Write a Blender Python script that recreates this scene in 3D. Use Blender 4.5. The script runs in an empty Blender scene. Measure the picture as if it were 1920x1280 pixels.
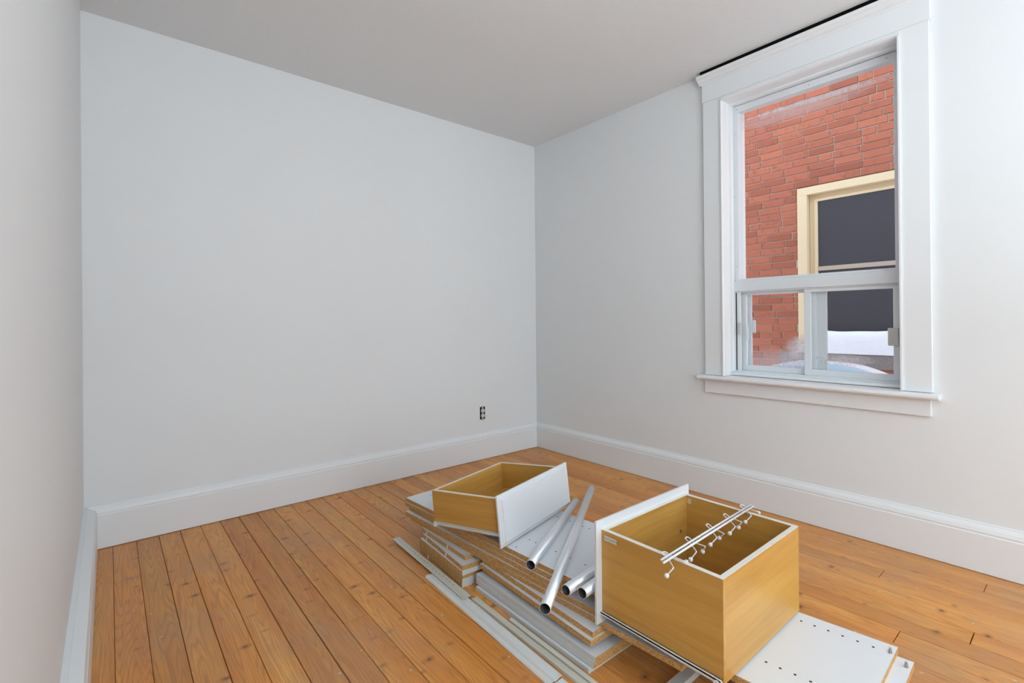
import bpy, bmesh, math, random
from mathutils import Matrix, Vector, Euler
random.seed(7)
S = bpy.context.scene
COL = S.collection
# ------------------------------------------------------------------ camera
CAM = Vector((-2.9663, -3.2284, 1.1264))
YAW, PITCH, ROLL = 0.8769, 0.0017, -0.0092
fw = Vector((math.cos(YAW)*math.cos(PITCH), math.sin(YAW)*math.cos(PITCH), math.sin(PITCH)))
r0 = Vector((math.sin(YAW), -math.cos(YAW), 0)); u0 = r0.cross(fw)
rr = r0*math.cos(ROLL)+u0*math.sin(ROLL); uu = u0*math.cos(ROLL)-r0*math.sin(ROLL)
cd = bpy.data.cameras.new('camera'); cam = bpy.data.objects.new('camera', cd); COL.objects.link(cam)
cd.sensor_fit = 'HORIZONTAL'; cd.sensor_width = 36; cd.lens = 908.5/1920*36
cd.shift_y = -(640-600.75)/1920; cd.clip_start = .01
M = Matrix((rr, uu, -fw)).transposed().to_4x4(); M.translation = CAM; cam.matrix_world = M
S.camera = cam
# ------------------------------------------------------------------ world, added fill lights, exposure
W = bpy.data.worlds.new('overcast_sky'); S.world = W; W.use_nodes = True
nt = W.node_tree; bg = nt.nodes['Background']
geo = nt.nodes.new('ShaderNodeTexCoord'); sep = nt.nodes.new('ShaderNodeSeparateXYZ')
mr = nt.nodes.new('ShaderNodeMapRange'); mr.inputs[1].default_value = -.1; mr.inputs[2].default_value = .9
mx = nt.nodes.new('ShaderNodeMix'); mx.data_type = 'RGBA'
mx.inputs[6].default_value = (.83, .90, 1, 1); mx.inputs[7].default_value = (.70, .82, 1, 1)
nt.links.new(geo.outputs['Generated'], sep.inputs[0]); nt.links.new(sep.outputs[2], mr.inputs[0])
nt.links.new(mr.outputs[0], mx.inputs[0]); nt.links.new(mx.outputs[2], bg.inputs[0])
bg.inputs[1].default_value = 2.3
S.view_settings.view_transform = 'Standard'; S.view_settings.look = 'None'
S.view_settings.gamma = 1; S.view_settings.exposure = .08; S.view_settings.use_curve_mapping = False

def area(name, loc, rot, sx, sy, e, col=(1, 1, 1)):
    l = bpy.data.lights.new(name, 'AREA'); l.shape = 'RECTANGLE'; l.size = sx; l.size_y = sy
    l.energy = e; l.color = col
    o = bpy.data.objects.new(name, l); o.location = loc; o.rotation_euler = rot; COL.objects.link(o); return o
area('rear_fill_light', (-1.5, -7.3, 1.35), (math.radians(97), 0, 0), 2.8, 2.3, 46, (.73, .89, 1))  # added soft fill from behind the camera, no window modelled there
area('uplight_fill', (-2.3, -4.9, 1.1), (math.radians(180), 0, 0), 1.5, 1.5, 74, (.71, .885, 1))  # added upward fill, brightens the ceiling; no fixture stands here
pl = bpy.data.lights.new('point_fill_light', 'POINT'); pl.energy = 40; pl.color = (.73, .895, 1); pl.shadow_soft_size = .35  # added point fill far behind the camera, not an actual pendant
po = bpy.data.objects.new('point_fill_light', pl); po.location = (-2.55, -6.6, 1.45); COL.objects.link(po)

# ------------------------------------------------------------------ materials
def newmat(n, col=(.8, .8, .8), rough=.5, metal=0, spec=.5):
    m = bpy.data.materials.new(n); m.use_nodes = True
    b = m.node_tree.nodes['Principled BSDF']
    b.inputs['Base Color'].default_value = (*col, 1); b.inputs['Roughness'].default_value = rough
    b.inputs['Metallic'].default_value = metal; b.inputs['Specular IOR Level'].default_value = spec
    return m
def N(m, t): return m.node_tree.nodes.new(t)
def L(m, a, b): m.node_tree.links.new(a, b)
def P(m): return m.node_tree.nodes['Principled BSDF']
def noise(m, scale, vec=None, detail=4, rough=.5, dist=0):
    n = N(m, 'ShaderNodeTexNoise'); n.inputs['Scale'].default_value = scale; n.inputs['Detail'].default_value = detail
    n.inputs['Roughness'].default_value = rough; n.inputs['Distortion'].default_value = dist
    if vec is not None: L(m, vec, n.inputs['Vector'])
    return n.outputs[0]
def ramp(m, fac, stops):
    r = N(m, 'ShaderNodeValToRGB'); e = r.color_ramp.elements
    while len(e) < len(stops): e.new(.5)
    for i, (p, c) in enumerate(stops):
        e[i].position = p; e[i].color = (*c, 1) if len(c) == 3 else c
    L(m, fac, r.inputs[0]); return r.outputs[0]
def mapping(m, scale=(1, 1, 1), loc=(0, 0, 0), coord='Object'):
    t = N(m, 'ShaderNodeTexCoord'); mp = N(m, 'ShaderNodeMapping')
    mp.inputs['Scale'].default_value = scale; mp.inputs['Location'].default_value = loc
    L(m, t.outputs[coord], mp.inputs[0]); return mp.outputs[0]
def bump(m, h, s, d=.002, prev=None):
    b = N(m, 'ShaderNodeBump'); b.inputs['Strength'].default_value = s; b.inputs['Distance'].default_value = d
    L(m, h, b.inputs['Height'])
    L(m, b.outputs[0], P(m).inputs['Normal'])
def mixc(m, fac, a, b, mode='MIX'):
    x = N(m, 'ShaderNodeMix'); x.data_type = 'RGBA'; x.blend_type = mode
    for v, i in ((fac, 0), (a, 6), (b, 7)):
        if isinstance(v, (int, float)): x.inputs[i].default_value = v
        elif isinstance(v, tuple): x.inputs[i].default_value = (*v, 1)
        else: L(m, v, x.inputs[i])
    return x.outputs[2]
def math_(m, op, a, b=None):
    x = N(m, 'ShaderNodeMath'); x.operation = op
    for v, i in ((a, 0), (b, 1)):
        if v is None: continue
        if isinstance(v, (int, float)): x.inputs[i].default_value = v
        else: L(m, v, x.inputs[i])
    return x.outputs[0]

wall_m = newmat('wall_paint', (.86, .86, .86), .55)
bump(wall_m, noise(wall_m, 140, mapping(wall_m), 2), .06, .001)
ceil_m = newmat('ceiling_stipple', (.87, .87, .87), .8)
bump(ceil_m, noise(ceil_m, 75, mapping(ceil_m), 6, .65), .55, .006)
trim_m = newmat('trim_paint', (.88, .88, .885), .35)
alu_m = newmat('painted_aluminium', (.80, .82, .84), .38)
dark_m = newmat('dark_void', (.012, .011, .010), .9)
white_m = newmat('white_melamine', (.80, .81, .83), .32)
white_m2 = newmat('white_edge_band', (.72, .70, .67), .45)
L(white_m2, ramp(white_m2, noise(white_m2, 40, mapping(white_m2, (1, .05, 1)), 4), [(0, (.66, .64, .60)), (1, (.76, .745, .72))]), P(white_m2).inputs['Base Color'])
cream_m = newmat('cream_edging', (.84, .80, .72), .4)
vinyl_m = newmat('cream_vinyl_trim', (.74, .71, .61), .42)
L(vinyl_m, ramp(vinyl_m, noise(vinyl_m, 25, mapping(vinyl_m, (1, .1, 1)), 4), [(.2, (.62, .58, .47)), (.8, (.76, .73, .64))]), P(vinyl_m).inputs['Base Color'])
vinyl2_m = newmat('white_cove_trim', (.78, .78, .75), .42)
plast_m = newmat('white_plastic', (.82, .80, .76), .35)
rack_m = newmat('white_coated_wire', (.86, .86, .87), .25)
ball_m = newmat('off_white_ball', (.76, .77, .74), .3)
steel_m = newmat('steel', (.5, .5, .5), .3, 1)
hole_m = newmat('hole_dark', (.02, .02, .022), .9)

def particle():
    m = newmat('particle_board', rough=.85)
    v = mapping(m)
    a = noise(m, 200, v, 4, .8); b = noise(m, 60, v, 3)
    c1 = ramp(m, a, [(.34, (.20, .080, .020)), (.45, (.52, .27, .080)), (.56, (.74, .43, .155)), (.68, (.92, .66, .34))])
    c2 = mixc(m, .25, c1, ramp(m, b, [(.35, (.40, .20, .06)), (.65, (.60, .35, .14))]))
    L(m, c2, P(m).inputs['Base Color']); bump(m, a, .5, .0008); return m
part_m = particle()
tanedge_m = newmat('laminate_core_line', (.56, .38, .19), .6)

def maple(name, grain_axis, dark=(.53, .265, .055), light=(.67, .375, .092)):
    m = newmat(name, rough=.36)
    sc = [38, 38, 38]; sc[grain_axis] = 2.2
    v = mapping(m, tuple(sc))
    a = noise(m, 1, v, 6, .62, .4)
    sc2 = [9, 9, 9]; sc2[grain_axis] = .8
    b = noise(m, 1, mapping(m, tuple(sc2)), 3, .5, .8)
    f = math_(m, 'ADD', math_(m, 'MULTIPLY', a, .6), math_(m, 'MULTIPLY', b, .4))
    L(m, ramp(m, f, [(.36, dark), (.5, tuple((d+l)/2 for d, l in zip(dark, light))), (.64, light)]), P(m).inputs['Base Color'])
    bump(m, a, .05, .0005); return m
maple_x = maple('maple_laminate_x', 0); maple_y = maple('maple_laminate_y', 1)
maple_pale = maple('pale_maple_laminate', 0, (.56, .42, .24), (.70, .56, .36))

def floorwood():
    m = newmat('pine_plank', rough=.35, spec=.35)
    oi = N(m, 'ShaderNodeObjectInfo'); t = N(m, 'ShaderNodeTexCoord')
    cx = N(m, 'ShaderNodeCombineXYZ'); rnd = oi.outputs['Random']
    L(m, math_(m, 'MULTIPLY', rnd, 37), cx.inputs[0]); L(m, math_(m, 'MULTIPLY', rnd, 91), cx.inputs[1]); L(m, math_(m, 'MULTIPLY', rnd, 13), cx.inputs[2])
    va = N(m, 'ShaderNodeVectorMath'); va.operation = 'ADD'; L(m, t.outputs['Object'], va.inputs[0]); L(m, cx.outputs[0], va.inputs[1])
    def mp(s):
        q = N(m, 'ShaderNodeMapping'); q.inputs['Scale'].default_value = s; L(m, va.outputs[0], q.inputs[0]); return q.outputs[0]
    fine = noise(m, 1, mp((210, 7, 5)), 6, .7)
    big = noise(m, 1, mp((9, .9, 1)), 3, .5, .3)
    # cathedral rings from contour lines of a stretched noise
    rings = math_(m, 'SINE', math_(m, 'MULTIPLY', noise(m, 1, mp((12, .7, 1)), 2.0, .4), 190))
    rings = math_(m, 'ADD', math_(m, 'MULTIPLY', rings, .5), .5)
    base = ramp(m, big, [(.25, (.74, .265, .052)), (.5, (.89, .365, .080)), (.75, (.97, .48, .125))])
    base = mixc(m, math_(m, 'MULTIPLY', math_(m, 'POWER', rings, 3), .34), base, (.42, .125, .022))
    base = mixc(m, math_(m, 'MULTIPLY', ramp(m, fine, [(.42, (0, 0, 0)), (.62, (1, 1, 1))]), .30), base, (.36, .16, .052))
    # per plank tone
    tone = ramp(m, rnd, [(0, (.80, .76, .74)), (.5, (.95, .93, .92)), (1, (1, 1, 1))])
    base = mixc(m, 1.0, base, tone, 'MULTIPLY')
    # knots
    vo = N(m, 'ShaderNodeTexVoronoi'); vo.voronoi_dimensions = '2D'; vo.inputs['Scale'].default_value = 1; L(m, mp((5.2, 8, 0)), vo.inputs['Vector'])
    kd = math_(m, 'ADD', vo.outputs['Distance'], math_(m, 'MULTIPLY', noise(m, 1, mp((60, 30, 1)), 2), .09))
    sc_ = N(m, 'ShaderNodeSeparateColor'); L(m, vo.outputs['Color'], sc_.inputs[0])
    kd = math_(m, 'ADD', kd, math_(m, 'MULTIPLY', math_(m, 'GREATER_THAN', sc_.outputs[0], .68), 1))
    kd = math_(m, 'ADD', kd, math_(m, 'MULTIPLY', sc_.outputs[1], .07))
    k = ramp(m, kd, [(.085, (1, 1, 1)), (.125, (.40, .40, .40)), (.22, (0, 0, 0))])
    base = mixc(m, math_(m, 'MULTIPLY', k, .85), base, (.15, .048, .020))
    # grime and worn varnish, laid over the floor in world space
    gw = N(m, 'ShaderNodeNewGeometry')
    g1 = noise(m, 2.2, gw.outputs['Position'], 6, .65)
    base = mixc(m, ramp(m, g1, [(.44, (0, 0, 0)), (.72, (.46, .46, .46))]), base, (.46, .30, .20))
    # paint flecks
    sp = N(m, 'ShaderNodeTexVoronoi'); sp.voronoi_dimensions = '2D'; sp.inputs['Scale'].default_value = 4.2; L(m, gw.outputs['Position'], sp.inputs['Vector'])
    spd = math_(m, 'ADD', sp.outputs['Distance'], math_(m, 'MULTIPLY', noise(m, 160, gw.outputs['Position'], 2), .06))
    base = mixc(m, ramp(m, spd, [(.040, (.8, .8, .8)), (.050, (0, 0, 0))]), base, (.62, .58, .52))
    L(m, base, P(m).inputs['Base Color'])
    ro = N(m, 'ShaderNodeMapRange'); ro.inputs[3].default_value = .28; ro.inputs[4].default_value = .50
    L(m, g1, ro.inputs[0]); L(m, ro.outputs[0], P(m).inputs['Roughness'])
    bump(m, math_(m, 'ADD', fine, math_(m, 'MULTIPLY', big, 2)), .12, .0012)
    return m
floor_m = floorwood()

def brickmat():
    m = newmat('red_brick', rough=.85)
    oi = N(m, 'ShaderNodeObjectInfo'); gw = N(m, 'ShaderNodeNewGeometry')
    a = noise(m, 26, gw.outputs['Position'], 4, .6); b = noise(m, 260, gw.outputs['Position'], 2)
    base = ramp(m, oi.outputs['Random'], [(0, (.30, .075, .038)), (.3, (.42, .115, .060)), (.85, (.49, .145, .076)), (1, (.38, .10, .057))])
    base = mixc(m, ramp(m, a, [(.56, (0, 0, 0)), (.70, (.75, .75, .75))]), base, (.20, .060, .045))
    base = mixc(m, math_(m, 'MULTIPLY', b, .25), base, (.62, .24, .145))
    L(m, base, P(m).inputs['Base Color']); bump(m, b, .4, .002); return m
brick_m = brickmat()
mortar_m = newmat('mortar', (.56, .45, .37), .95)
beige_m = newmat('beige_window_paint', (.82, .66, .42), .45)
stone_m = newmat('stone_sill', rough=.9)
L(stone_m, ramp(stone_m, noise(stone_m, 90, mapping(stone_m), 4, .7), [(.3, (.19, .155, .15)), (.7, (.33, .28, .265))]), P(stone_m).inputs['Base Color'])
snow_m = newmat('snow', (.93, .94, .97), .7)
bump(snow_m, noise(snow_m, 16, mapping(snow_m), 5), .35, .02)
blue_m = newmat('pale_blue_plastic', (.50, .74, .88), .45)
screen_m = newmat('dark_insect_screen', rough=.6)
L(screen_m, ramp(screen_m, noise(screen_m, 220, mapping(screen_m), 3, .8), [(.3, (.034, .032, .042)), (.8, (.058, .055, .070))]), P(screen_m).inputs['Base Color'])
ground_m = snow_m
exterior_m = newmat('exterior_render', (.5, .45, .4), .9)

def alumat():
    m = newmat('brushed_aluminium', (.86, .89, .94), .28, .65)
    a = noise(m, 1, mapping(m, (120, 120, 3)), 3)
    r = N(m, 'ShaderNodeMapRange'); r.inputs[3].default_value = .22; r.inputs[4].default_value = .40
    L(m, a, r.inputs[0]); L(m, r.outputs[0], P(m).inputs['Roughness']); return m
tube_m = alumat()

def glassmat(name, fog):
    """clear pane; fog = list of (y0,y1,z0,z1,sy,sz,strength) condensation patches in world metres"""
    m = bpy.data.materials.new(name); m.use_nodes = True
    nt = m.node_tree; nt.nodes.clear()
    out = nt.nodes.new('ShaderNodeOutputMaterial'); tr = nt.nodes.new('ShaderNodeBsdfTransparent')
    gl = nt.nodes.new('ShaderNodeBsdfGlossy'); gl.inputs['Roughness'].default_value = .02
    tr.inputs[0].default_value = (.97, .98, .98, 1)
    ms = nt.nodes.new('ShaderNodeMixShader'); ms.inputs[0].default_value = .02
    L(m, tr.outputs[0], ms.inputs[1]); L(m, gl.outputs[0], ms.inputs[2])
    cur = ms.outputs[0]
    gw = nt.nodes.new('ShaderNodeNewGeometry'); sp = nt.nodes.new('ShaderNodeSeparateXYZ'); L(m, gw.outputs['Position'], sp.inputs[0])
    df = nt.nodes.new('ShaderNodeBsdfTranslucent'); df.inputs[0].default_value = (.92, .94, .97, 1)
    d2 = nt.nodes.new('ShaderNodeBsdfDiffuse'); d2.inputs[0].default_value = (.9, .92, .95, 1)
    dm = nt.nodes.new('ShaderNodeMixShader'); L(m, df.outputs[0], dm.inputs[1]); L(m, d2.outputs[0], dm.inputs[2])
    for (yc, zc, ry, rz, tilt, st, ns) in fog:
        a = math_(m, 'DIVIDE', math_(m, 'SUBTRACT', sp.outputs[1], yc), ry)
        zz = math_(m, 'ADD', math_(m, 'SUBTRACT', sp.outputs[2], zc), math_(m, 'MULTIPLY', math_(m, 'SUBTRACT', sp.outputs[1], yc), tilt))
        b = math_(m, 'DIVIDE', zz, rz)
        d = math_(m, 'ADD', math_(m, 'POWER', math_(m, 'ABSOLUTE', a), 2), math_(m, 'POWER', math_(m, 'ABSOLUTE', b), 2))
        n1 = noise(m, ns, gw.outputs['Position'], 5, .75)
        d = math_(m, 'ADD', d, math_(m, 'MULTIPLY', math_(m, 'SUBTRACT', n1, .5), 2.2))
        f = math_(m, 'MULTIPLY', ramp(m, d, [(.0, (1, 1, 1)), (1, (0, 0, 0))]), st)
        mm = nt.nodes.new('ShaderNodeMixShader'); L(m, f, mm.inputs[0]); L(m, cur, mm.inputs[1]); L(m, dm.outputs[0], mm.inputs[2]); cur = mm.outputs[0]
    L(m, cur, out.inputs[0]); return m

# ------------------------------------------------------------------ geometry helpers
def mesh_obj(name, verts, faces, mats, idx=None, parent=None, smooth=False):
    me = bpy.data.meshes.new(name); me.from_pydata([tuple(v) for v in verts], [], faces)
    if not isinstance(mats, (list, tuple)): mats = [mats]
    for m in mats: me.materials.append(m)
    if idx:
        for p, i in zip(me.polygons, idx): p.material_index = i
    bm = bmesh.new(); bm.from_mesh(me); bmesh.ops.recalc_face_normals(bm, faces=bm.faces); bm.to_mesh(me); bm.free()
    if smooth:
        for p in me.polygons: p.use_smooth = True
    o = bpy.data.objects.new(name, me); COL.objects.link(o)
    if parent is not None: o.parent = parent
    return o
class MB:
    def __init__(s): s.v = []; s.f = []; s.i = []
    def add(s, vs, fs, k=0):
        n = len(s.v); s.v += [tuple(v) for v in vs]; s.f += [tuple(a+n for a in f) for f in fs]; s.i += [k]*len(fs); return s
    def box(s, x0, x1, y0, y1, z0, z1, k=0, b=0, T=None):
        if b <= 0:
            vs = [(x, y, z) for z in (z0, z1) for y in (y0, y1) for x in (x0, x1)]
            fs = [(0, 2, 3, 1), (4, 5, 7, 6), (0, 1, 5, 4), (2, 6, 7, 3), (0, 4, 6, 2), (1, 3, 7, 5)]
        else:
            bm = bmesh.new(); bmesh.ops.create_cube(bm, size=1)
            bmesh.ops.scale(bm, vec=(x1-x0, y1-y0, z1-z0), verts=bm.verts)
            bmesh.ops.translate(bm, vec=((x0+x1)/2, (y0+y1)/2, (z0+z1)/2), verts=bm.verts)
            bmesh.ops.bevel(bm, geom=list(bm.edges), offset=b, segments=1, affect='EDGES')
            bm.verts.index_update(); vs = [v.co.copy() for v in bm.verts]; fs = [tuple(v.index for v in f.verts) for f in bm.faces]; bm.free()
        if T is not None: vs = [T @ Vector(v) for v in vs]
        return s.add(vs, fs, k)
    def prism(s, prof, axis, a, b, k=0):
        """closed 2-D profile extruded along axis (0,1,2) between a and b"""
        n = len(prof); vs = []
        for t in (a, b):
            for (p, q) in prof:
                v = [p, q]; v.insert(axis, t); vs.append(v)
        fs = [tuple(range(n)), tuple(range(2*n-1, n-1, -1))]+[(i, (i+1) % n, n+(i+1) % n, n+i) for i in range(n)]
        return s.add(vs, fs, k)
    def disc(s, c, r, nrm='z', n=10, k=0, h=.0006):
        vs = []
        for t in (0, h):
            for i in range(n):
                a = 2*math.pi*i/n; p = [r*math.cos(a), r*math.sin(a)]; p.insert('xyz'.index(nrm), t)
                vs.append([p[j]+c[j] for j in range(3)])
        return s.add(vs, [tuple(range(n)), tuple(range(2*n-1, n-1, -1))]+[(i, (i+1) % n, n+(i+1) % n, n+i) for i in range(n)], k)
    def tube(s, pts, r, n=10, k=0, cap=True):
        pts = [Vector(p) for p in pts]; rings = []
        up = Vector((0, 0, 1)); prev = None
        for i, p in enumerate(pts):
            d = (pts[min(i+1, len(pts)-1)]-pts[max(i-1, 0)]).normalized()
            if prev is None:
                a = d.cross(up if abs(d.z) < .95 else Vector((1, 0, 0))).normalized()
            else: a = (prev-d*prev.dot(d)).normalized()
            prev = a; b = d.cross(a)
            rings.append([p+a*r*math.cos(2*math.pi*j/n)+b*r*math.sin(2*math.pi*j/n) for j in range(n)])
        vs = [v for q in rings for v in q]
        fs = [(i*n+j, i*n+(j+1) % n, (i+1)*n+(j+1) % n, (i+1)*n+j) for i in range(len(rings)-1) for j in range(n)]
        if cap: fs += [tuple(range(n)), tuple(range(len(vs)-1, len(vs)-n-1, -1))]
        return s.add(vs, fs, k)
    def build(s, name, mats, parent=None, smooth=False): return mesh_obj(name, s.v, s.f, mats, s.i, parent, smooth)
def struct(o): o['kind'] = 'structure'; return o
def tag(o, label, cat, group=None):
    o['label'] = label; o['category'] = cat
    if group: o['group'] = group
    return o
def empty(name, loc=(0, 0, 0)):
    o = bpy.data.objects.new(name, None); o.location = loc; o.empty_display_size = .05; COL.objects.link(o); return o

# ------------------------------------------------------------------ room shell
XL, YB, H = -3.0678, -7.4, 2.70
t = .12
struct(MB().box(XL-t, .30, 0, t, -.1, H+.1).build('wall_back', wall_m))
struct(MB().box(XL-t, XL, YB-t, 0, -.1, H+.1).build('wall_left', wall_m))
struct(MB().box(XL-t, .30, YB-t, YB, -.1, H+.1).build('wall_behind', wall_m))
# window wall with its opening (OY0..OY1, OZ0..OZ1)
OY0, OY1, OZ0, OZ1 = -2.635, -1.745, .775, 2.50
wm = MB()
wm.box(0, .30, YB, OY0, -.1, H+.1).box(0, .30, OY1, 0, -.1, H+.1).box(0, .30, OY0, OY1, -.1, OZ0-.012).box(0, .30, OY0, OY1, OZ1, H+.1)
struct(wm.build('wall_right', wall_m))
# ceiling, cut back above the window head to darken the slit over the crown
CY0, CY1, CG = -2.80, -1.60, -.062
cm = MB()
cm.box(XL, CG, YB, 0, H, H+.1).box(CG, 0, YB, CY0, H, H+.1).box(CG, 0, CY1, 0, H, H+.1)
struct(cm.build('ceiling', ceil_m))
struct(MB().box(CG-.002, -.0005, CY0, CY1, H+.06, H+.09).box(-.004, -.0005, CY0, CY1, 2.672, H+.06).build('ceiling_gap_shade', dark_m))  # near-black lining, shade of the crown slit put in as colour
# floor: base and separate planks running towards the back wall
fl = struct(MB().box(XL, 0, YB, 0, -.06, -.022).build('floor', dark_m))
PW = .0945
cols = int(round((0-XL)/PW))+1
known = {}
k = 0
def plank_mesh(w, l):
    g = random.choice((.0006, .0009, .0013, .0018)); b = .0014; z0, z1 = -.022, 0
    x = w/2-g; y = l/2-g
    vs = [(sx*x, sy*y, z0) for sx, sy in ((-1, -1), (1, -1), (1, 1), (-1, 1))]
    vs += [(sx*x, sy*y, z1-b) for sx, sy in ((-1, -1), (1, -1), (1, 1), (-1, 1))]
    vs += [(sx*(x-b), sy*(y-b), z1) for sx, sy in ((-1, -1), (1, -1), (1, 1), (-1, 1))]
    fs = [(8, 9, 10, 11)]
    for i in range(4):
        j = (i+1) % 4; fs += [(i, j, 4+j, 4+i), (4+i, 4+j, 8+j, 8+i)]
    return vs, fs
edge = -2.9575
seams = [XL]+[edge+PW*i for i in range(60) if edge+PW*i < -.03]+[0]
joints = {-.60: [-2.945], -.69: [-2.945], -.03: [-2.93], -2.0: [-1.62], -.79: [-2.2]}
for i in range(len(seams)-1):
    x0, x1 = seams[i], seams[i+1]; xc = (x0+x1)/2
    cuts = []
    if abs(xc+.64) < .05: cuts = [-2.945, -1.1]
    elif abs(xc+.17) < .05: cuts = [-2.93, -1.3]
    elif abs(xc+2.25) < .05: cuts = [-1.42, -3.4]
    elif abs(xc+.36) < .05: cuts = [-2.62]
    else:
        y = -random.uniform(.5, 4.2)
        if random.random() < .45: cuts = [y]
        if len(cuts) == 0 and random.random() < .25 and y > -2.4: cuts.append(y-random.uniform(1.2, 2))
    ys = [0]+sorted([c for c in cuts if YB+.2 < c < -.2], reverse=True)+[YB]
    for a, b in zip(ys[:-1], ys[1:]):
        vs, fs = plank_mesh(x1-x0, a-b)
        o = mesh_obj('plank', vs, fs, floor_m, parent=fl)
        o.location = (xc, (a+b)/2, random.uniform(-.0006, 0))

# baseboards
HB = .2177
def base_prof(T):   # (distance from wall, z)
    return [(0, .003), (T, .003), (T, .168), (T-.004, .173), (T-.004, .177), (T-.001, .180), (T-.006, .196), (T*.45, .207), (T*.30, .211), (T*.28, HB-.002), (.003, HB), (0, HB)]
TA = .025; TC = .0511
struct(MB().prism([(-d, z) for d, z in base_prof(TA)], 0, XL, 0).build('baseboard_back', trim_m))
struct(MB().prism([(-d, z) for d, z in base_prof(TA)], 1, YB, 0).build('baseboard_right', trim_m))
struct(MB().prism([(XL+d, z) for d, z in base_prof(TC)], 1, YB, 0).build('baseboard_left', trim_m))

# ------------------------------------------------------------------ interior window trim
wt = empty('trim_1'); struct(wt)
cz = -.025
MB().box(cz, 0, -1.745, -1.628, .775, 2.515, b=.002).build('side_casing', trim_m, wt)
MB().box(cz, 0, -2.745, -2.632, .775, 2.515, b=.002).build('side_casing', trim_m, wt)
MB().box(cz-.003, 0, -2.75, -1.623, 2.515, 2.628, b=.002).build('head_casing', trim_m, wt)
MB().prism([(0, 2.505), (cz, 2.505), (cz, 2.5145), (0, 2.5145)], 1, -2.632, -1.745).build('head_filler', trim_m, wt)
MB().prism([(0, 2.626), (-.031, 2.626), (-.034, 2.634), (-.045, 2.641), (-.056, 2.655), (-.066, 2.660), (-.070, 2.668), (-.070, 2.676), (0, 2.676)], 1, -2.79, -1.608).build('crown_moulding', trim_m, wt)
# inner bead round the opening and the jamb lining
def frame_rect(mb, x0, x1, y0, y1, z0, z1, wl, wr, wt_, wb, k=0, b=0):
    if wb: mb.box(x0, x1, y0, y1, z0, z0+wb, k, b)
    if wt_: mb.box(x0, x1, y0, y1, z1-wt_, z1, k, b)
    mb.box(x0, x1, y1-wl, y1, z0+wb, z1-wt_, k, b); mb.box(x0, x1, y0, y0+wr, z0+wb, z1-wt_, k, b)
bd = MB()
bd.prism([(-.034, -1.745), (-.034, -1.752), (-.028, -1.757), (-.012, -1.758), (.20, -1.758), (.20, -1.745)], 2, .775, 2.487)
bd.prism([(-.034, -2.635), (-.034, -2.628), (-.028, -2.625), (-.012, -2.624), (.20, -2.624), (.20, -2.635)], 2, .775, 2.487)
bd.build('jamb_bead', trim_m, wt)
MB().prism([(-.034, 2.505), (-.034, 2.497), (-.028, 2.492), (-.020, 2.489), (-.008, 2.487), (.20, 2.487), (.20, 2.505)], 1, -2.635, -1.745).build('head_bead', trim_m, wt)
st = MB(); frame_rect(st, .055, .093, -2.624, -1.758, .797, 2.487, .010, .010, .012, 0); st.build('stop', trim_m, wt)
MB().prism([(0, .745), (-.056, .745), (-.066, .750), (-.070, .758), (-.067, .768), (-.058, .773), (.25, .777), (.25, .763), (0, .763)], 1, -2.772, -1.592).build('stool', trim_m, wt)
MB().box(.045, .20, -2.624, -1.758, .777, .792, b=.002).build('sill_riser', trim_m, wt)
MB().box(-.02, 0, -2.738, -1.622, .662, .745, b=.002).build('apron', trim_m, wt)

# ------------------------------------------------------------------ the aluminium window
win = struct(empty('window_1'))
FX = .095
fr = MB()
Y0, Y1, Z0, Z1 = -2.624, -1.762, .792, 2.474
frame_rect(fr, FX, FX+.05, Y0, Y1, 1.36, Z1, .036, .038, .040, 0, b=.0015)
fr.box(FX-.012, FX+.05, Y0, Y1, 1.303, 1.366, b=.002)
fr.box(FX-.013, FX-.008, Y0, Y1, 1.318, 1.321).box(FX-.013, FX-.008, Y0, Y1, 1.345, 1.348)
fr.box(FX-.004, FX+.045, Y0+.01, Y1-.01, 1.366, 1.380, b=.002)
frame_rect(fr, FX, FX+.075, Y0, Y1, Z0, 1.303, .010, .018, .008, .012)
fr.build('frame', alu_m, win)
sc = MB()
for y in (-1.79, -2.2, -2.56): sc.disc((FX-.001, y, 2.452), .0035, 'x', 8)
for z in (2.30, 1.9, 1.46): sc.disc((FX-.001, -1.779, z), .003, 'x', 8)
for y in (-2.0, -2.25, -2.55): sc.disc((FX-.0045, y, 1.374), .003, 'x', 8)
o = sc.build('screws', steel_m, win); o['kind'] = 'stuff'
g_up = glassmat('upper_pane_glass', [(-2.2, 2.375, .46, .016, -.02, .80, 22), (-2.15, 2.34, .40, .05, 0, .28, 30)])
g_ll = glassmat('left_pane_glass', [(-2.17, .955, .13, .085, 0, .62, 95), (-2.08, .87, .33, .09, 0, .26, 60)])
g_lr = glassmat('right_pane_glass', [(-2.36, .90, .15, .035, 0, .38, 80)])
MB().box(FX+.030, FX+.034, Y0+.03, Y1-.03, 1.37, Z1-.03).build('upper_pane', g_up, win)
def sash(name, x0, y0, y1, wl, wr, glass, gx=.010):
    s = MB(); frame_rect(s, x0, x0+.020, y0, y1, .804, 1.295, wl, wr, .018, .034, b=.0015)
    o = s.build(name, alu_m, win)
    MB().box(x0+gx, x0+gx+.003, y0+wr-.005, y1-wl+.005, .83, 1.282).build('pane', glass, o); return o
sash('sliding_sash', FX+.030, -2.215, -1.785, .040, .036, g_ll)
rs = sash('sliding_sash', FX+.004, -2.600, -2.163, .034, .026, g_lr)
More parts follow.
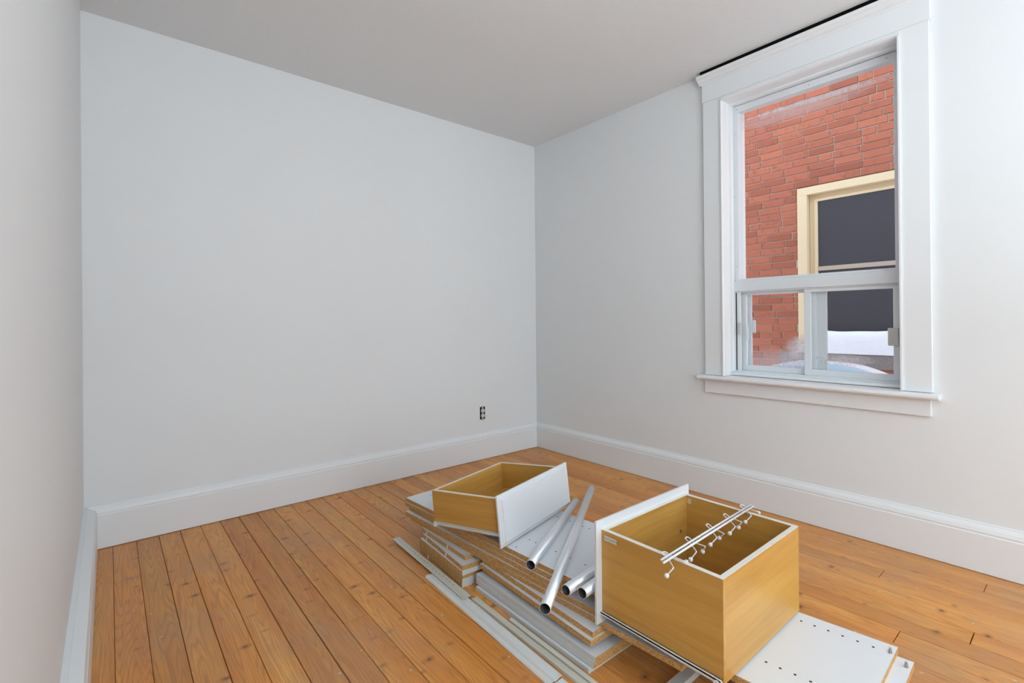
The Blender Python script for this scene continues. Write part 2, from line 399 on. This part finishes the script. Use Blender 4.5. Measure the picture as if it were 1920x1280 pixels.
# second (outer) track stiles seen through the sashes
ex = MB()
ex.box(FX+.052, FX+.066, -1.845, -1.80, .804, 1.295).box(FX+.052, FX+.066, -2.262, -2.212, .804, 1.295)
ex.box(FX+.003, FX+.014, -1.800, -1.778, .804, 1.295)
ex.build('outer_stile', alu_m, win)
dk = MB(); dk.box(FX+.0005, FX+.05, -1.777, -1.7725, .80, 1.30); dk.box(FX+.001, FX+.05, -2.6075, -2.6045, .80, 1.30)
dk.build('track_groove', hole_m, win)
MB().box(FX-.008, FX+.006, -2.598, -2.553, .985, 1.075, b=.003).build('latch', newmat('latch_grey', (.66, .65, .61), .4), win)
MB().box(FX-.006, FX+.01, -1.806, -1.785, 1.03, 1.105, b=.003).build('latch', newmat('latch_grey_2', (.60, .60, .58), .4), win)
MB().box(FX+.028, FX+.036, -1.835, -1.815, .99, 1.08, b=.003).box(FX+.05, FX+.06, -1.87, -1.852, 1.04, 1.12, b=.002).build('pull', alu_m, win)

# ------------------------------------------------------------------ outlet without its cover
ol = empty('wall_outlet', (-.6065, 0, .374)); tag(ol, 'white electrical outlet without cover plate, set low in the back wall', 'outlet')
MB().box(-.026, .026, -.0008, .0, -.050, .052).build('box_opening', dark_m, ol)
MB().box(-.009, .009, -.004, -.001, -.058, .058, b=.001).build('yoke', steel_m, ol)
for zc in (.020, -.020):
    rc = MB()
    prof = [(.0165*math.cos(a)*1.0, zc+.0155*max(-.85, min(.85, math.sin(a)))) for a in [2*math.pi*i/20 for i in range(20)]]
    rc.prism(prof, 1, -.009, -.001); q = rc.build('receptacle', plast_m, ol)
    s = MB(); s.box(-.0075, -.0055, -.0096, -.0088, zc-.004, zc+.006).box(.0055, .0075, -.0096, -.0088, zc-.004, zc+.006); s.disc((0, -.0097, zc-.008), .0025, 'y', 8)
    s.build('slots', hole_m, q)

# ------------------------------------------------------------------ outside: neighbour's brick wall
BX = 2.10
nb = empty('neighbour_wall', (BX, -1.7, 0)); tag(nb, 'red brick wall of the neighbouring house, seen through the window', 'wall')
def nbp(o):
    o.matrix_parent_inverse = Matrix.Translation((-BX, 1.7, 0)); return o
NY0, NY1, NZ0, NZ1 = -2.72, -1.418, .83, 2.365     # neighbour window rough opening
m_ = MB()
m_.box(BX+.010, BX+.25, -5.5, NY0, -.6, 5.6).box(BX+.010, BX+.25, NY1, 3.5, -.6, 5.6).box(BX+.010, BX+.25, NY0, NY1, -.6, .82).box(BX+.010, BX+.25, NY0, NY1, 2.375, 5.6)
o = m_.build('mortar_bed', mortar_m, nb); nbp(o)
CH, BW, BHh = .0685, .2135, .0585
meshes = {}
def brick_shape(w, h, seed):
    rnd = random.Random(seed); b = .003; x0, x1 = 0.0, .0155; j = lambda: rnd.uniform(-.0016, .0016)
    vs = [(x1, 0, 0), (x1, w, 0), (x1, w, h), (x1, 0, h)]
    vs += [(b, 0+j(), 0+j()), (b, w+j(), 0+j()), (b, w+j(), h+j()), (b, 0+j(), h+j())]
    vs += [(x0, b+j(), b), (x0, w-b+j(), b), (x0, w-b+j(), h-b), (x0, b+j(), h-b)]
    fs = [(8, 9, 10, 11)]
    for i in range(4):
        k2 = (i+1) % 4; fs += [(i, k2, 4+k2, 4+i), (4+i, 4+k2, 8+k2, 8+i)]
    return vs, fs
def brick_mesh(w):
    key = round(w/.004)*.004
    var = random.randint(0, 2)
    if (key, var) not in meshes:
        vs, fs = brick_shape(key, BHh, hash((int(key*1000), var)) & 0xffff)
        me = bpy.data.meshes.new('brick'); me.from_pydata(vs, [], fs); me.materials.append(brick_m)
        bm = bmesh.new(); bm.from_mesh(me); bmesh.ops.recalc_face_normals(bm, faces=bm.faces); bm.to_mesh(me); bm.free()
        meshes[(key, var)] = me
    return meshes[(key, var)], key
stuff = MB(); nb_n = 0
z = 2.375-CH*30
course = 0
while z < 5.5:
    y = -5.2+((course % 2)*.107)+random.uniform(-.04, .04)
    while y < 3.2:
        w = BW-.010
        rv = random.random()
        if rv < .13: w = .098
        elif rv < .3: w = .195
        a, b = y, y+w
        y = b+.010
        zz0, zz1 = z, z+BHh
        if zz1 > NZ0-.06 and zz0 < 2.374:      # cut at the neighbour's window
            if a < NY1 and b > NY0:
                if b > NY1+.02: a = NY1+.004
                elif a < NY0-.02: b = NY0-.004
                else: continue
        vis = -2.33 < b and a < -.72 and .60 < zz1 and zz0 < 3.35
        if vis and nb_n < 300 and b-a > .02:
            me, kw = brick_mesh(b-a)
            o = bpy.data.objects.new('brick', me); COL.objects.link(o); o.parent = nb
            o.location = (random.uniform(-.0015, .0015), a+1.7, zz0); nb_n += 1
        elif b-a > .02 and z > -.5:
            vs, fs = brick_shape(b-a, BHh, course)
            stuff.add([(v[0]+BX, v[1]+a, v[2]+zz0) for v in vs], fs)
    z += CH; course += 1
o = stuff.build('bricks_beyond', brick_m, nb); nbp(o); o['kind'] = 'stuff'

nw = empty('neighbour_window', (BX, -2.07, .83)); tag(nw, 'beige framed window with dark screens in the red brick wall outside', 'window')
def nwp(o): o.matrix_parent_inverse = Matrix.Translation((-BX, 2.07, -.83)); return o
f = MB(); frame_rect(f, BX-.012, BX+.10, NY0, NY1-.003, .83, 2.362, .083, .083, .072, 0, b=.003)
nwp(f.build('brick_mould', beige_m, nw))
f = MB(); frame_rect(f, BX+.055, BX+.12, NY0+.083, -1.506, .83, 2.290, .045, .045, .045, 0, b=.002)
frame_rect(f, BX+.040, BX+.055, NY0+.125, -1.548, .83, 2.248, .030, .030, .025, 0, b=.002)
nwp(f.build('window_frame', beige_m, nw))
nwp(MB().box(BX+.050, BX+.054, NY0+.15, -1.575, .83, 2.225).build('insect_screen', screen_m, nw))
nwp(MB().box(BX+.036, BX+.052, NY0+.15, -1.575, 1.572, 1.612, b=.003).build('meeting_rail', newmat('rail_tan', (.50, .42, .32), .5), nw))
nwp(MB().box(BX-.075, BX+.12, -2.9, -1.285, .690, .812, b=.006).build('stone_sill', stone_m, nw))
# snow heaped on that sill
vs, fs = [], []
ny, nx = 60, 12
for i in range(ny+1):
    y = -1.33-(2.80-1.33)*i/ny
    s_ = max(0, min(1, ((i/ny)*1.47-.09)/.20))**1.6; e_ = min(1, (1-i/ny)*9)
    top = .812+.205*math.sin(min(1, s_)*math.pi/2)**.6*math.sin(e_*math.pi/2)*(1+.045*math.sin(i*.21)-.02*math.cos(i*.4))*(0.02 if i in (0, ny) else 1)
    for j in range(nx+1):
        a = math.pi*j/nx/1.0
        x = BX-.028-.050*math.cos(a)+.002*math.sin(i*1.3+j)
        zz = .812+(top-.812)*max(0, math.sin(a))**.45
        vs.append((x, y, zz))
for i in range(ny):
    for j in range(nx):
        a = i*(nx+1)+j; fs.append((a, a+1, a+nx+2, a+nx+1))
sn = mesh_obj('snow_heap', vs, fs, snow_m, smooth=True); tag(sn, 'white snow heaped along the stone sill of the window outside', 'snow')
# alley ground and pale blue bin
gr = struct(MB().box(.30, BX+.2, -6, 4, -.72, -.60).build('ground', ground_m))
bn = empty('lidded_bin', (1.0, -1.89, -.60)); tag(bn, 'pale blue curved lid rimmed with snow, low outside the sliding panes', 'bin')
bn_p = lambda o: setattr(o, 'matrix_parent_inverse', Matrix.Translation((-1.0, 1.89, .60)))
prof = [(-2.30, .70)]+[(-2.30+.82*i/24, .715+.078*math.sin(math.pi*min(1, max(0, i/24)))**.8) for i in range(25)]+[(-1.48, .70)]
bn_p(MB().prism(prof, 0, .78, 1.28).build('lid', blue_m, bn))
prof2 = [(y, z_) for y, z_ in prof[1:-1]]+[(y, z_+.010+.004*math.sin(y*17)) for y, z_ in reversed(prof[1:-1])]
bn_p(MB().prism(prof2, 0, 1.10, 1.30).build('snow_rim', snow_m, bn))
bn_p(MB().box(.82, 1.26, -2.26, -1.52, -.6, .70, b=.02).build('bin_body', blue_m, bn))

# ------------------------------------------------------------------ boards
T = .0195
GAPS = {1: .0022, 3: .0008, 10: .0014, 7: .0010}
def board(k, FL, NL, w, label, edge='p', near='p', name='panel_board', group=None, tk=T, quad=None, zb=None):
    z0 = (k-1)*T+.0001 if zb is None else zb
    z1 = z0+tk-.0003-(GAPS.get(k, 0) if label.find('pile') >= 0 else 0)
    FL = Vector((*FL, 0)); NL = Vector((*NL, 0))
    if quad: pts = [Vector((*q, 0)) for q in quad]
    else:
        d = (NL-FL).normalized(); n = Vector((-d.y, d.x, 0))
        pts = [FL, NL, NL+n*w, FL+n*w]
    o3 = (pts[0]+pts[1]+pts[2]+pts[3])/4; o3.z = z0
    zs = [z0, z0+.0004, z1-.0004, z1]
    vs = [(p.x-o3.x, p.y-o3.y, z_-z0) for z_ in zs for p in pts]
    fs = [(3, 2, 1, 0), (12, 13, 14, 15)]; ix = [0, 0]
    for lv in range(3):
        for i in range(4):
            j = (i+1) % 4; a = lv*4
            fs.append((a+i, a+j, a+4+j, a+4+i))
            e = {0: edge, 1: near, 2: edge, 3: 'p'}[i]
            ix.append(2 if e == 'w' else (1 if lv == 1 else 3))
    o = mesh_obj(name, vs, fs, [white_m, part_m, white_m2, tanedge_m], ix); o.location = o3
    tag(o, label, 'board', group); return o, pts, z1, o3
main = [
 (1, (-1.790, -1.560), (-1.797, -2.189), .43, 'lowest white-edged board of the big pile, flat on the floor', 'w', 'w'),
 (2, (-1.777, -1.545), (-1.788, -2.203), .43, 'white-edged board second from the floor in the big pile', 'w', 'p'),
 (3, (-1.774, -1.541), (-1.787, -2.208), .43, 'topmost of the white-edged boards at the foot of the big pile', 'w', 'p'),
 (4, (-1.742, -1.545), (-1.757, -2.150), .40, 'bare chipboard-edged board lying directly on the white-edged boards', 'p', 'p'),
 (5, (-1.757, -1.545), (-1.782, -2.186), .43, 'board whose pale top edge shows as a thin line low in the big pile', 'p', 'p'),
 (6, (-1.744, -1.545), (-1.767, -2.181), .43, 'board with a shadowed white ledge below the overhanging upper boards', 'p', 'p'),
 (7, (-1.786, -.990), (-1.709, -2.465), .43, 'long board running on under the deep drawer, lowest overhanging the short stack', 'p', 'p'),
 (8, (-1.799, -.955), (-1.718, -2.160), .43, 'long board whose white ledge and stained far corner stick out left', 'p', 'p'),
 (9, (-1.774, -.948), (-1.731, -1.990), .43, 'chipboard-edged board third from the top of the big pile', 'p', 'p'),
 (10, (-1.787, -.930), (-1.722, -2.000), .43, 'chipboard-edged board just under the top drilled board', 'p', 'p'),
]
for k, FLp, NLp, w, lab, e, ne in main:
    board(k, FLp, NLp, w, lab, e, ne)
top, pts, zt, o3 = board(11, (-1.783, -.929), (-1.706, -2.160), .437, 'top white drilled board of the big pile, under the shallow drawer', 'p', 'p')
def holes(parent, pts_xy, z_, o3, r=.0033):
    h = MB()
    for x, y in pts_xy: h.disc((x-o3.x, y-o3.y, z_-o3.z+.0001), r, 'z', 8, h=.0003)
    q = h.build('peg_holes', hole_m, parent); q['kind'] = 'stuff'
hp = []
d = (pts[1]-pts[0]).normalized(); n = Vector((-d.y, d.x, 0))
for i in range(33):
    for off in (.112, .375): 
        if i % 4 != 3 or off > .3:
            p = pts[0]+d*(.06+i*.0366)+n*off; hp.append((p.x, p.y))
p = pts[0]+d*.80+n*.028; hp.append((p.x, p.y))
holes(top, hp, zt, o3)
# dowels & marks on the upper boards
st_m = newmat('red_stain', (.20, .03, .035), .8)
# short stack under the overhang
short = [
 (1, (-1.800, -1.108), (-1.823, -1.507), 'bottom board of the short stack behind the holed strip', 'p', 'w'),
 (2, (-1.800, -1.108), (-1.823, -1.509), 'board second from the floor in the short stack, white end', 'p', 'w'),
 (3, (-1.803, -1.110), (-1.824, -1.511), 'board third from the floor in the short stack, chipboard end', 'p', 'p'),
 (4, (-1.811, -1.126), (-1.831, -1.521), 'board with broad white end sticking out midway up the short stack', 'p', 'w'),
 (5, (-1.797, -1.128), (-1.827, -1.517), 'second board from the top of the short stack, white ledge showing', 'p', 'p'),
 (6, (-1.789, -1.110), (-1.792, -1.486), 'topmost board of the short stack, set back from the others', 'p', 'p'),
]
for k, a, b, lab, e, ne in short:
    o, q, z1, oo = board(k, a, b, .27, lab, e, ne)
    if k in (1, 5, 6):
        for fr_ in ((.12, .62) if k != 1 else (.22,)):
            p = q[0].lerp(q[1], fr_)
            MB().box(p.x-.0025-oo.x, p.x+.001-oo.x, p.y-.003-oo.y, p.y+.003-oo.y, .003, T-.002).build('dowel', cream_m, o)
# near stack under the deep drawer
o, q, z8, oo = board(8, 0, 0, 0, 'top white drilled board sticking out from under the deep drawer', quad=[(-1.645, -2.475), (-1.632, -2.868), (-1.184, -2.851), (-1.226, -2.470)]) if False else (None,)*4
def qboard(k, quad, label):
    return board(k, quad[0], quad[1], 0, label, quad=quad)
o, q, z8, oo = qboard(8, [(-1.668, -2.475), (-1.632, -2.866), (-1.184, -2.851), (-1.232, -2.470)], 'top white drilled board sticking out from under the deep drawer')
holes(o, [(-1.263, -2.619), (-1.2575, -2.656), (-1.2525, -2.692), (-1.248, -2.729), (-1.2425, -2.766), (-1.238, -2.804), (-1.542, -2.627), (-1.538, -2.663), (-1.533, -2.699), (-1.529, -2.736), (-1.525, -2.773), (-1.520, -2.810), (-1.267, -2.583), (-1.546, -2.59)], z8, oo, .0037)
def fitting(parent, x, y, z_, oo):
    c = MB(); X, Y, Z = x-oo.x, y-oo.y, z_-oo.z
    c.disc((X, Y, Z), .0055, 'z', 12, h=.002); c.tube([(X, Y, Z+.002), (X, Y, Z+.013)], .0022, 8)
    c.disc((X, Y, Z+.006), .0045, 'z', 10, h=.0012); c.disc((X, Y, Z+.010), .0038, 'z', 10, h=.0012)
    for a in (0, 2.1, 4.2): c.tube([(X, Y, Z+.013), (X+.004*math.cos(a), Y+.004*math.sin(a), Z+.017)], .0007, 5)
    c.build('metal_connector', steel_m, parent)
fitting(o, -1.231, -2.843, z8, oo)
o7, q7, z7, oo7 = qboard(7, [(-1.64, -2.50), (-1.605, -2.905), (-1.193, -2.890), (-1.240, -2.50)], 'second drilled board of the near stack, its corner peeking out right')
fitting(o7, -1.234, -2.880, z7, oo7)
for k in range(1, 7):
    qboard(k, [(-1.47, -2.52), (-1.46, -2.83), (-1.25, -2.83), (-1.26, -2.52)],
           'shadowed chipboard-edged board, number %s from the floor under the near drilled boards' % ('one', 'two', 'three', 'four', 'five', 'six')[k-1])
sb = MB().box(-.13, .13, -.018, .018, 0, .020, b=.001).build('shelf_edge_strip', white_m2)
sb.location = (-1.62, -2.403, .0003); tag(sb, 'short white strip on the floor beneath the deep drawer', 'strip')

# ------------------------------------------------------------------ drawers
def drawer(Mx, w, d, h, l, r_, up, dn, name, label, sticker=False):
    root = empty(name); root.matrix_world = Mx; tag(root, label, 'drawer')
    th = .0150
    def edge_panel(nm, x0, x1, y0, y1, z0, z1, mat, bot=0, inner=None):
        m = MB(); m.box(x0, x1, y0, y1, z0, z1-.0012, 0); m.box(x0, x1, y0, y1, z1-.0012, z1, 1)
        return m.build(nm, [mat, cream_m], root)
    edge_panel('side_panel', 0, th, 0, d, 0, h, maple_y)
    edge_panel('side_panel', w-th, w, 0, d, 0, h, maple_y)
    edge_panel('rear_panel', th, w-th, d-th, d, 0, h, maple_x)
    edge_panel('inner_front', th, w-th, 0, th, 0, h, maple_x)
    MB().box(th, w-th, th, d-th, .012, .018).build('bottom_panel', maple_y, root)
    # front panel with stepped ogee edge on its outer face
    fp = MB(); rings = [(0, 0), (0, -.007), (.0015, -.0085), (.010, -.0095), (.0115, -.0125), (.0175, -.0150), (.0185, -.0185), (.020, -.020)]
    vs = []
    for ins, y in rings:
        vs += [(-l+ins, y, -dn+ins), (w+r_-ins, y, -dn+ins), (w+r_-ins, y, h+up-ins), (-l+ins, y, h+up-ins)]
    fs = [(0, 1, 2, 3), tuple(4*(len(rings)-1)+i for i in range(4))]
    for a in range(len(rings)-1):
        for i in range(4): fs.append((4*a+i, 4*a+(i+1) % 4, 4*a+4+(i+1) % 4, 4*a+4+i))
    fp.add(vs, fs).build('front_panel', white_m, root)
    for sx, x0 in ((-1, 0), (1, w)):
        s = MB()
        xa, xb = sorted((x0+sx*.0003, x0+sx*.011))
        s.box(xa, xb, .002, d-.004, .009, .0125)
        xa, xb = sorted((x0+sx*.0003, x0+sx*.003))
        s.box(xa, xb, .002, d-.004, -.004, .0125)
        xa, xb = sorted((x0+sx*.011, x0+sx*.0095)); s.box(xa, xb, .002, d-.004, .004, .0125)
        xa, xb = sorted((x0+sx*.003, x0-sx*.012)); s.box(xa, xb, .002, d-.004, -.0045, -.001)
        rail = s.build('slide_rail', plast_m, root)
        rl = MB(); prof = [(d-.014+.0095*math.cos(2*math.pi*i/16), .002+.0095*math.sin(2*math.pi*i/16)) for i in range(16)]
        xa, xb = sorted((x0+sx*.003, x0+sx*.013)); rl.prism(prof, 0, xa, xb); rl.build('roller', plast_m, rail, smooth=False)
        hd = MB()
        for yy in (.05, d*.45, d*.88): hd.disc((x0+sx*.0033 if sx > 0 else x0-.0037, yy, .002), .0025, 'x', 8)
        q_ = hd.build('rail_screws', hole_m, rail); q_['kind'] = 'stuff'
    return root
# deep drawer (front facing the back wall)
Mr = Matrix.Translation((-1.2163, -2.187, .162)) @ Matrix.Rotation(math.pi, 4, 'Z')
dr = drawer(Mr, .5094, .4101, .279, .026, .027, .030, .025, 'deep_drawer', 'deep maple drawer with white front turned away, carrying the hook rack')
w_ = .5094
MB().box(w_+.0001, w_+.0008, .012, .062, .248, .263).build('sticker', newmat('sticker_white', (.78, .76, .72), .5), dr)
fc = bpy.data.curves.new('lettering', 'FONT'); fc.body = 'CALCLOSETS'; fc.size = .0098; fc.align_x = 'CENTER'; fc.align_y = 'CENTER'; fc.extrude = .0001
to = bpy.data.objects.new('tmp_text', fc); COL.objects.link(to)
dg = bpy.context.evaluated_depsgraph_get(); tm = bpy.data.meshes.new_from_object(to.evaluated_get(dg)); bpy.data.objects.remove(to)
tm.materials.append(newmat('sticker_ink', (.12, .10, .13), .6))
tx = bpy.data.objects.new('lettering', tm); COL.objects.link(tx); tx.parent = dr
# local +x is world -X (towards camera side); text plane faces local +x, reading towards local +y
tx.matrix_local = Matrix.Translation((w_+.0011, .037, .2553)) @ Matrix(((0, 0, 1, 0), (1, 0, 0, 0), (0, 1, 0, 0), (0, 0, 0, 1)))
MB().box(.0152, .0155, .018, .034, .248, .268).build('clear_tape', newmat('tape', (.70, .60, .45), .3), dr)
MB().disc((.06+.0, .0152, .15), .006, 'y', 12, h=.001).build('cam_lock', steel_m, dr)
# shallow drawer, tilted back on the pile
s_ = .981
C3 = CAM
org = C3+(Vector((-1.731, -1.663, .244))-C3)*s_
Rm = (Matrix.Rotation(math.radians(13.971), 4, 'Z') @ Matrix.Rotation(math.radians(-.604), 4, 'Y') @ Matrix.Rotation(math.radians(-5.951), 4, 'X'))
drawer(Matrix.Translation(org) @ Rm, .519*s_, .388*s_, .151*s_, .016*s_, .032*s_, .015*s_, .044*s_, 'shallow_drawer', 'shallow maple drawer tilted on the big pile, white front towards the camera')

# ------------------------------------------------------------------ closet rods
R = .0178
def rod(a, b, label):
    a = Vector(a); b = Vector(b); c = (a+b)/2; ln = (b-a).length
    n = 32; vs = []; fs = []
    for (rad, z_) in ((R, -ln/2), (R, ln/2), (R-.0014, ln/2), (R-.0014, -ln/2)):
        vs += [(rad*math.cos(2*math.pi*i/n), rad*math.sin(2*math.pi*i/n), z_) for i in range(n)]
    for k2 in range(4):
        for i in range(n):
            j = (i+1) % n; A = k2*n; B = ((k2+1) % 4)*n
            fs.append((A+i, A+j, B+j, B+i))
    ix = [1 if (f_ >= 2*n and f_ < 3*n) else 0 for f_ in range(4*n)]
    o = mesh_obj('closet_rod', vs, fs, [tube_m, newmat('tube_inside', (.05, .05, .055), .6, .6)], ix)
    for i, p in enumerate(o.data.polygons): p.use_smooth = (i < n or 2*n <= i < 3*n)
    o.location = c; o.rotation_mode = 'QUATERNION'; o.rotation_quaternion = (b-a).to_track_quat('Z', 'Y')
    tag(o, label, 'rod'); return o
zr = .2145+R+.0004
rod((-1.930, -2.130, zr), (-.998, -1.511, zr), 'longest aluminium closet rod, lying across the top board beside the deep drawer')
rod((-1.783, -1.900, zr), (-1.195, -1.582, zr), 'aluminium closet rod nearest the shallow drawer front')
rod((-1.806, -2.100, zr), (-1.33, -2.045, zr), 'upper of the two short aluminium rods poking out beside the deep drawer front')
rod((-1.778, -2.147, zr), (-1.30, -2.092, zr), 'lower of the two short aluminium rods, touching the deep drawer front')

# ------------------------------------------------------------------ hook rack on the deep drawer
rk = empty('hook_rack', (-1.48, -2.44, .441)); tag(rk, 'white double-rod rack with wire hooks and ball tips, across the deep drawer', 'rack')
RKI = Matrix.Translation((1.48, 2.44, -.441))
def rkp(o): o.matrix_parent_inverse = RKI; return o
def ray(px, py): return fw+rr*((px-960)/908.5)-uu*((py-600.75)/908.5)
def onz(px, py, z_):
    dd = ray(px, py); return CAM+dd*((z_-CAM.z)/dd.z)
zb = .4505
for a, b in (((1239.5, 1049.5), (1408, 945.5)), ((1243.5, 1055), (1412.5, 948.5))):
    rkp(MB().tube([onz(*a, zb), onz(*b, zb)], .0033, 12).build('rod', rack_m, rk, smooth=True))
def c7(x, y): return (1220+x/7.11, 920+y/7.11)
units = [((175, 825), (235, 905), (305, 1025), (212, 1130), (440, 940), (474, 948)),
         ((482, 628), (545, 720), (612, 810), (532, 915), (730, 740), (692, 808)),
         ((757, 452), (815, 530), (882, 625), (796, 718), (980, 570), (915, 628)),
         ((987, 318), (1050, 390), (1130, 475), (1053, 567), (1215, 415), (1170, 485)),
         ((1207, 196), (1265, 250), (1345, 330), (1262, 415), (1415, 272), (1440, 292))]
def smooth_pts(ps, n=6):
    out = []
    for i in range(len(ps)-1):
        p0 = ps[max(i-1, 0)]; p1 = ps[i]; p2 = ps[i+1]; p3 = ps[min(i+2, len(ps)-1)]
        for j in range(n):
            t_ = j/n
            out.append(.5*((2*p1)+(p2-p0)*t_+(2*p0-5*p1+4*p2-p3)*t_*t_+(3*p1-p0-3*p2+p3)*t_**3))
    out.append(ps[-1]); return out
for lp, cr, ba, la, bb, lb in units:
    zc = zb-.0058
    A3 = onz(*c7(*ba), .446); B3 = onz(*c7(*bb), .4475)
    LA = onz(*c7(*la), .425); LB = onz(*c7(*lb), .425)
    tip = onz(*c7(*lp), .4535)
    CA = onz(*c7(*cr), zc); CB = CA+(B3-A3)*.42
    mid = (CA+CB)/2
    tA = tip+(CA-mid)*.75; tB = tip+(CB-mid)*.75
    path = [LA, LA.lerp(A3, .55), A3+(LA-A3)*.10, A3+(CA-A3)*.10, CA, CA.lerp(tA, .6), tA, tip+(tip-mid).normalized()*.003, tB, CB.lerp(tB, .6), CB, B3+(CB-B3)*.10, B3+(LB-B3)*.10, LB.lerp(B3, .55), LB]
    hk = rkp(MB().tube(smooth_pts(path, 4), .0017, 8).build('wire_hook', rack_m, rk, smooth=True))
    for P3 in (LA, LB):
        bm = bmesh.new(); bmesh.ops.create_uvsphere(bm, u_segments=20, v_segments=12, radius=.0068)
        bmesh.ops.translate(bm, vec=P3, verts=bm.verts)
        me = bpy.data.meshes.new('ball_tip'); bm.to_mesh(me); bm.free(); me.materials.append(ball_m)
        for p in me.polygons: p.use_smooth = True
        o = bpy.data.objects.new('ball_tip', me); COL.objects.link(o); o.parent = hk; o.matrix_parent_inverse = Matrix.Identity(4)

# ------------------------------------------------------------------ trim strips on the floor
def strip(A, B, prof, mat, label, name='trim_strip', end_cut=0):
    A = Vector((*A, 0)); B = Vector((*B, 0)); c = (A+B)/2; d = (B-A).normalized(); n = Vector((-d.y, d.x, 0)); ln = (B-A).length
    k = len(prof); vs = []
    for t_ in (-ln/2, ln/2):
        for (u, z_) in prof: vs.append(d*t_+n*u+Vector((0, 0, z_)))
    fs = [tuple(range(k)), tuple(range(2*k-1, k-1, -1))]+[(i, (i+1) % k, k+(i+1) % k, k+i) for i in range(k)]
    o = mesh_obj(name, vs, fs, mat); o.location = c; tag(o, label, 'trim'); return o, d, n, ln
# profile u: 0 = left edge (towards the left wall), growing right
def prof_shell(top, th=.0016):
    return top+[(u, z_-th) for u, z_ in reversed(top)]
hs, d, n, ln = strip((-1.853, -.912), (-1.879, -1.600), prof_shell([(0, .0135), (.003, .0165), (.007, .0165), (.009, .0145), (.034, .0150), (.037, .0150), (.0385, .0030)]), vinyl_m, 'cream trim strip pierced by a row of small holes, left of the short stack', 'pierced_strip')
h = MB()
i = 0
while .014+i*.0295 < .60:
    p = d*(-ln/2+.014+i*.0295)+n*.0215; h.disc((p.x, p.y, .0149), .0024, 'z', 8, h=.0004); i += 1
q = h.build('strip_holes', hole_m, hs); q['kind'] = 'stuff'
strip((-1.900, -1.331), (-1.930, -2.146), prof_shell([(0, .0015), (.004, .0060), (.012, .0085), (.020, .0078), (.026, .0060), (.034, .0068), (.042, .0098), (.050, .0112), (.055, .0105), (.0565, .0020)]), vinyl2_m, 'white moulded trim strip nearest the left wall, holed strip resting on it', 'moulded_strip')
strip((-1.8475, -1.612), (-1.868, -2.62), prof_shell([(0, .002), (.001, .010), (.006, .011), (.009, .007), (.018, .007), (.020, .0095), (.024, .0095), (.026, .004)]), vinyl_m, 'cream grooved trim strip between the white moulded strip and the big pile', 'grooved_strip')
strip((-1.8195, -1.816), (-1.838, -2.62), prof_shell([(0, .002), (.001, .009), (.008, .0125), (.012, .0125), (.017, .0075), (.0195, .0075), (.020, .001)]), vinyl_m, 'narrow cream trim strip tight against the foot of the big pile', 'narrow_strip')
strip((-1.929, -2.150), (-1.940, -2.62), prof_shell([(0, .001), (.003, .005), (.022, .006), (.030, .0045), (.038, .0065), (.050, .0065), (.051, .001)]), vinyl2_m, 'white trim strip continuing from the end of the moulded strip', 'flat_strip')
